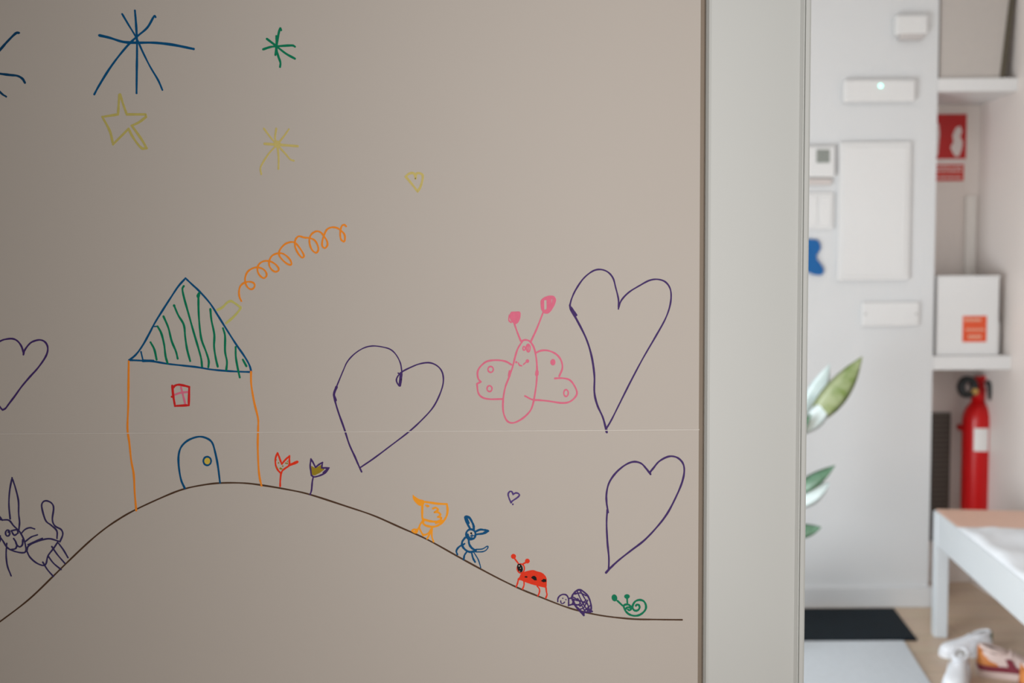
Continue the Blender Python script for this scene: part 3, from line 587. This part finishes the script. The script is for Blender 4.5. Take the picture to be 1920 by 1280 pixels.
# ---------------------------------------------------------------- floor things
def slab_pts(pts, h, z=0.0): return [Vector((p.x, p.y, z)) for p in pts]
ma, mb = PZ(1676, 1138), PZ(1720, 1197)
uu = Vector((-1, 0.0, 0)); mw = 0.62
def mat_obj(name, A, B, L, th, m, z, rad=0.0):
    d = (A-B).normalized(); s = Vector((-d.y, d.x, 0))
    if s.x > 0: s = -s
    s = Vector((-1, 0.005, 0))
    bm = NB(); prism(bm, [Vector((A.x, A.y, z)), Vector((A.x, A.y, z))+s*L, Vector((B.x, B.y, z))+s*L, Vector((B.x, B.y, z))], (0, 0, th))
    bmesh.ops.bevel(bm, geom=[e for e in bm.edges], offset=th*0.25, segments=1, affect='EDGES'); return obj(name, bm, m)
m_dm = mat('dark_navy_mat', (0.003, 0.009, 0.015), 0.6, var=0.4, scale=18, bump=0.3, spec=0.12)
A = PZ(1676, 1139, 0.008); B = PZ(1720, 1197, 0.008); A.y = min(A.y, YB-0.02)
tag(mat_obj('door_mat', A, B, 0.75, 0.008, m_dm, 0.0), 'dark navy rubber floor mat against the far baseboard', 'mat', 'floor mats')
A2 = PZ(1694, 1199, 0.012); B2 = PZ(1771, 1320, 0.012); A2.y -= 0.004
tag(mat_obj('door_mat', A2, B2, 0.47, 0.012, mat('pale_grey_mat', (0.60, 0.64, 0.68), 0.85, var=0.08, scale=60, bump=0.5), 0.0), 'pale grey floor mat in front of the dark one', 'mat', 'floor mats')
# ---------------------------------------------------------------- bench
HB = 0.425
f0 = PZ(1752, 1195, 0); yaw = math.radians(-7.6)          # far left foot
far = 0.0; LB = 1.25; WB = 0.36; LEG = 0.042
bl = empty('bench', f0, 'long white bench with a salmon wooden top along the right wall', 'bench', rz=yaw)
# own frame: x to the right, y away from the camera; origin = left far foot's front-left corner
m_bw = mat('white_bench_paint', (0.63, 0.665, 0.69), 0.4, var=0.01); m_sal = mat('salmon_wood_top', (0.76, 0.50, 0.39), 0.5, var=0.07, scale=14)
def lobj(name, bm, m, parent, **k): return obj(name, bm, m, parent, local=True, **k)
zl = HB-0.004
for x, y in ((0, 0), (WB-LEG, 0), (0, -LB+LEG), (WB-LEG, -LB+LEG)): lobj('leg', box(NB(), (x, y, 0), (x+LEG, y+LEG, zl), 0.003), m_bw, bl)
lobj('rail', box(NB(), (0.004, -LB+LEG, zl-0.112), (0.026, 0.0, zl), 0.002), m_bw, bl)
lobj('rail', box(NB(), (WB-0.026, -LB+LEG, zl-0.112), (WB-0.004, 0.0, zl), 0.002), m_bw, bl)
lobj('rail', box(NB(), (LEG, LEG-0.026, zl-0.112), (WB-LEG, LEG-0.004, zl), 0.002), m_bw, bl)
lobj('rail', box(NB(), (LEG, -LB+LEG+0.004, zl-0.112), (WB-LEG, -LB+LEG+0.026, zl), 0.002), m_bw, bl)
lobj('seat_board', box(NB(), (0.010, -LB+LEG-0.01, zl), (WB-0.008, LEG+0.004, HB), 0.002), m_sal, bl)
# white folded cloth on the bench
cl = Matrix.Translation(f0) @ Matrix.Rotation(yaw, 4, 'Z')
bm = NB(); nx, ny = 18, 30; grid = []
for j in range(ny+1):
    row = []
    for i in range(nx+1):
        x = 0.0+(WB-0.0)*i/nx; y = -0.215-0.70*j/ny
        z = HB+0.012+0.004*math.sin(x*40+y*12)+0.004*math.sin(y*31)+0.002*math.sin(x*90)
        if i in (0, nx) or j in (0, ny): z = HB+0.003
        row.append(bm.verts.new((x, y, z)))
    grid.append(row)
for j in range(ny):
    for i in range(nx): bm.faces.new((grid[j][i], grid[j][i+1], grid[j+1][i+1], grid[j+1][i]))
ed = [e for e in bm.edges if e.is_boundary]
r = bmesh.ops.extrude_edge_only(bm, edges=ed)
for v in r['geom']:
    if isinstance(v, bmesh.types.BMVert): v.co.z = HB+0.0005
me = bpy.data.meshes.new('folded_cloth'); bmesh.ops.recalc_face_normals(bm, faces=bm.faces); bm.to_mesh(me); bm.free()
for p in me.polygons: p.use_smooth = True
me.materials.append(mat('white_cloth', (0.80, 0.83, 0.87), 0.85, var=0.03)); o = bpy.data.objects.new('folded_cloth', me); C.objects.link(o); o.matrix_world = cl
tag(o, 'white folded cloth lying on the bench top', 'cloth')
# grey item on the cloth at the photo's right edge
bm = NB(); q = 14
for k in range(3):
    tube(bm, [Vector((0.20+0.05*math.cos(a)+0.03*k, -0.52+0.09*math.sin(a), HB+0.032+0.012*k)) for a in [i*math.pi/q for i in range(q+1)]], 0.013, 8)
me = bpy.data.meshes.new('strap'); bm.to_mesh(me); bm.free()
for p in me.polygons: p.use_smooth = True
me.materials.append(mat('slate_fabric', (0.22, 0.24, 0.30), 0.8)); o = bpy.data.objects.new('bag_strap', me); C.objects.link(o); o.matrix_world = cl
tag(o, 'slate grey strap coiled on the white cloth', 'strap')

# ---------------------------------------------------------------- shoes
def shoe_sections(L):
    #  t, half width, height, z of the bottom
    return [(0.0, .020, .050), (.04, .029, .070), (.12, .034, .078), (.25, .035, .072), (.38, .036, .068), (.5, .039, .060), (.62, .043, .050), (.75, .045, .042), (.86, .041, .036), (.95, .028, .028), (1.0, .012, .020)]
def make_shoe(loc, rz, L, mats, label, group, roll=0, pitch=0):
    k = L/0.25
    root = empty('sneaker', loc, label, 'shoe', group, rz); root.rotation_euler = (roll, pitch, rz)
    S = shoe_sections(L); n = 20
    # outsole
    bm = NB(); out = []
    for t_, wv, h in S: out.append((L*t_, wv*k*1.07))
    pts = [Vector((x, y, 0)) for x, y in out]+[Vector((x, -y, 0)) for x, y in reversed(out)]
    prism(bm, pts, (0, 0, 0.024*k)); lobj('sole', bm, mats['sole'], root)
    # upper
    bm = NB(); rings = []
    for t_, wv, h in S:
        ring_ = []
        for a in range(n):
            an = math.pi*a/(n-1); c = math.cos(an); s_ = math.sin(an)
            ring_.append(bm.verts.new((L*t_*0.97+0.003, wv*k*math.copysign(abs(c)**0.75, c), 0.022*k+h*k*abs(s_)**0.8)))
        rings.append(ring_)
    for a, b in zip(rings, rings[1:]):
        for i in range(n-1): bm.faces.new((a[i], a[i+1], b[i+1], b[i]))
    bm.faces.new(rings[0]); bm.faces.new(rings[-1][::-1])
    lobj('upper', bm, mats['upper'], root, smooth=True)
    # padded collar around a dark opening
    bm = NB(); cx = L*.21
    tube(bm, [Vector((cx+L*.17*math.cos(a), 0.025*k*math.sin(a), (0.094-0.010*math.cos(a))*k)) for a in [i*math.pi/12 for i in range(25)]], 0.0075*k, 8)
    lobj('collar', bm, mats['collar'], root, smooth=True)
    bm = NB(); vs = [bm.verts.new((cx+L*.16*math.cos(a), 0.024*k*math.sin(a), (0.096-0.010*math.cos(a))*k)) for a in [i*math.pi/10 for i in range(20)]]
    v2 = [bm.verts.new((v.co.x, v.co.y, 0.03*k)) for v in vs]; bm.faces.new(vs)
    for i in range(20): bm.faces.new((vs[i], v2[i], v2[(i+1) % 20], vs[(i+1) % 20]))
    lobj('lining', bm, mats['lining'], root)
    bm = NB(); prism(bm, [Vector((-0.001*k, -0.011*k, 0.04*k)), Vector((-0.001*k, 0.011*k, 0.04*k)), Vector((0.002*k, 0.010*k, 0.105*k)), Vector((0.002*k, -0.010*k, 0.105*k))], (0.008*k, 0, 0)); lobj('heel_tab', bm, mats['tab'], root)
    bm = NB()
    for i in range(5):
        x = L*(.42+.06*i); zz = (0.094-0.0085*i)*k
        tube(bm, [Vector((x, -0.026*k, zz-0.017*k)), Vector((x+0.004, 0, zz+0.001)), Vector((x, 0.026*k, zz-0.017*k))], 0.0035*k, 6)
    lobj('laces', bm, mats['lace'], root, smooth=True)
    for sg in (-1, 1):
        bm = NB(); prism(bm, [Vector((L*.40, sg*0.0385*k, 0.03*k)), Vector((L*.52, sg*0.0415*k, 0.03*k)), Vector((L*.42, sg*0.0345*k, 0.072*k)), Vector((L*.34, sg*0.0340*k, 0.072*k))], (0, sg*0.0022*k, 0))
        lobj('side_stripe', bm, mats['stripe'], root)
    if 'band' in mats:
        bm = NB(); prism(bm, [Vector((x, y*1.02, 0.024*k)) for x, y in out]+[Vector((x, -y*1.02, 0.024*k)) for x, y in reversed(out)], (0, 0, 0.020*k)); lobj('burgundy_band', bm, mats['band'], root)
        bm = NB(); rings = []
        for t_, wv, h in S[:4]:
            rings.append([bm.verts.new((L*t_*0.97+0.001, wv*1.05*k*math.cos(math.pi*a/9), 0.03*k+(h*0.98)*k*abs(math.sin(math.pi*a/9))**.8*(1-t_*1.6))) for a in range(10)])
        for a, b in zip(rings, rings[1:]):
            for i in range(9): bm.faces.new((a[i], a[i+1], b[i+1], b[i]))
        bm.faces.new(rings[0]); lobj('heel_counter', bm, mats['tab'], root, smooth=True)
    return root
mw_ = mat('white_leather', (0.80, 0.82, 0.86), 0.45, var=0.02); mgt = mat('green_tab', (0.10, 0.22, 0.12), 0.5); mpk = mat('pale_pink_suede', (0.72, 0.58, 0.54), 0.7)
mburg = mat('burgundy_leather', (0.22, 0.03, 0.05), 0.5); morg = mat('orange_suede', (0.62, 0.22, 0.05), 0.6); mdk = mat('dark_lining', (0.03, 0.015, 0.015), 0.7); mgl = mat('grey_lining', (0.45, 0.44, 0.43), 0.7)
W = dict(sole=mw_, upper=mw_, collar=mw_, lining=mgl, tab=mgt, lace=mw_, stripe=mw_)
R_ = dict(sole=mpk, upper=mpk, collar=mpk, lining=mdk, tab=morg, lace=mpk, stripe=mburg, band=mburg)
SG = 'sneakers on the floor by the bench'
def fl(px, py, z=0.0): return PZ(px, py, z)
make_shoe(fl(1858, 1224), math.radians(188), 0.175, W, 'white sneaker with a green heel tab, toe pointing to the pale mat', SG)
make_shoe(fl(1804, 1262), math.radians(238), 0.19, W, 'white sneaker pointing towards the camera beside the pale mat, left of the pink ones', SG)
make_shoe(fl(1832, 1262), math.radians(-14), 0.21, R_, 'pale pink sneaker with burgundy band and orange heel, right beside the white ones', SG)
make_shoe(fl(1912, 1300), math.radians(-14), 0.21, R_, 'pale pink sneaker with orange heel at the bottom right corner, nearest the camera', SG)

# ---------------------------------------------------------------- plant
YP = 3.05
base = PZ(1395, 640+700, 0); base = Vector((P(1376, 900, YP).x, YP, 0.0))
t = empty('potted_plant', base, 'tall leafy plant with green and white leaves half hidden behind the door casing', 'plant')
bm = NB(); lathe(bm, [(0.08, 0), (0.085, 0.005), (0.105, 0.22), (0.108, 0.235), (0.098, 0.235), (0.094, 0.20)], base, 36); obj('pot', bm, mat('white_pot', (0.75, 0.75, 0.73), 0.5), t, smooth=False)
bm = NB(); lathe(bm, [(0.0945, 0.0), (0.0945, 0.012)], base+Vector((0, 0, 0.195)), 24); obj('soil', bm, mat('potting_soil', (0.04, 0.028, 0.02), 0.9, var=0.4, scale=80, bump=1), t)
def leafmat(name, c1, c2, edge):
    m = bpy.data.materials.new(name); m.use_nodes = True; nt = m.node_tree; b = nt.nodes['Principled BSDF']
    tc = nt.nodes.new('ShaderNodeTexCoord'); n = nt.nodes.new('ShaderNodeTexNoise'); n.inputs['Scale'].default_value = 22
    mx = nt.nodes.new('ShaderNodeMix'); mx.data_type = 'RGBA'; mx.inputs[6].default_value = (*c1, 1); mx.inputs[7].default_value = (*c2, 1)
    rp = nt.nodes.new('ShaderNodeMapRange'); rp.inputs[1].default_value = 0.5-edge; rp.inputs[2].default_value = 0.5+edge
    nt.links.new(tc.outputs['Object'], n.inputs['Vector']); nt.links.new(n.outputs['Fac'], rp.inputs[0]); nt.links.new(rp.outputs[0], mx.inputs[0]); nt.links.new(mx.outputs[2], b.inputs['Base Color'])
    b.inputs['Roughness'].default_value = 0.35; return m
mg = leafmat('green_leaf', (0.15, 0.22, 0.05), (0.32, 0.37, 0.20), 0.12); mv = leafmat('pale_leaf', (0.62, 0.74, 0.74), (0.75, 0.85, 0.86), 0.2); mdg = leafmat('dark_green_leaf', (0.035, 0.10, 0.04), (0.11, 0.22, 0.14), 0.15)
def leaf(bm, a, b, wd, bend, tilt=0.3):
    a, b = Vector(a), Vector(b); L = (b-a); s = L.cross(Vector((0, 1, 0))).normalized(); s = (s*math.cos(tilt)+Vector((0, 1, 0))*math.sin(tilt)); n = 12; rows = []
    for i in range(n+1):
        t_ = i/n; c = a+L*t_+Vector((0, -bend*math.sin(math.pi*t_), 0)); w_ = wd*(math.sin(math.pi*min(1, t_*1.02)**0.85)**0.8)*0.5+0.0008
        rows.append([bm.verts.new(c+s*w_*u+Vector((0, 0.15*w_*(abs(u)), 0))+Vector((0, dd, 0))) for u, dd in ((-1, 0), (-.5, -0.001), (0, 0.0), (.5, -0.001), (1, 0), (.5, 0.002), (0, .002), (-.5, 0.002))])
    for p, q in zip(rows, rows[1:]):
        for k in range(8): bm.faces.new((p[k], p[(k+1) % 8], q[(k+1) % 8], q[k]))
    bm.faces.new(rows[0]); bm.faces.new(rows[-1][::-1])
zt0 = 0.2
stems = [[base+Vector((0.01, 0, .2)), base+Vector((0.02, 0, 0.45)), P(1440, 850, YP), P(1508, 800, YP)], [base+Vector((-0.01, 0.02, .2)), base+Vector((0.0, 0, .4)), P(1430, 960, YP), P(1488, 945, YP)],
         [base+Vector((-0.03, -0.02, .2)), base+Vector((-0.08, -.05, 0.5)), P(1330, 720, YP)], [base+Vector((0.02, 0.03, .2)), P(1430, 1010, YP+.02), P(1490, 1000, YP+.02)]]
bm = NB()
for s in stems: tube(bm, spline([tuple(p) for p in s], 5), 0.004, 8)
obj('stems', bm, mat('green_stem', (0.16, 0.24, 0.08), 0.5), t, smooth=True)
def L_(m, p, q, wd, bend=0.01, tilt=.3, Y=YP):
    bm = NB(); leaf(bm, P(*p, Y), P(*q, Y-0.04), wd, bend, tilt); obj('leaf', bm, m, t, smooth=True)
L_(mg, (1516, 798), (1617, 668), 0.075, 0.02, .2); L_(mv, (1503, 806), (1556, 682), 0.075, 0.0, -.2, YP+0.04)
L_(mv, (1492, 815), (1562, 745), 0.06, 0.02, .1, YP+0.02); L_(mg, (1490, 850), (1500, 750), 0.05, 0, .2); L_(mdg, (1478, 930), (1566, 872), 0.045, 0.01, .6)
L_(mv, (1480, 950), (1556, 905), 0.06, 0.01, .2, YP+0.03); L_(mdg, (1478, 838), (1522, 775), 0.03, 0, .8, YP-0.02); L_(mdg, (1470, 1000), (1540, 988), 0.045, 0.01, .5); 
L_(mg, (1330, 720), (1380, 620), 0.06); L_(mv, (1330, 722), (1270, 650), 0.06); L_(mg, (1390, 900), (1330, 840), 0.06); L_(mdg, (1400, 960), (1320, 930), 0.06)
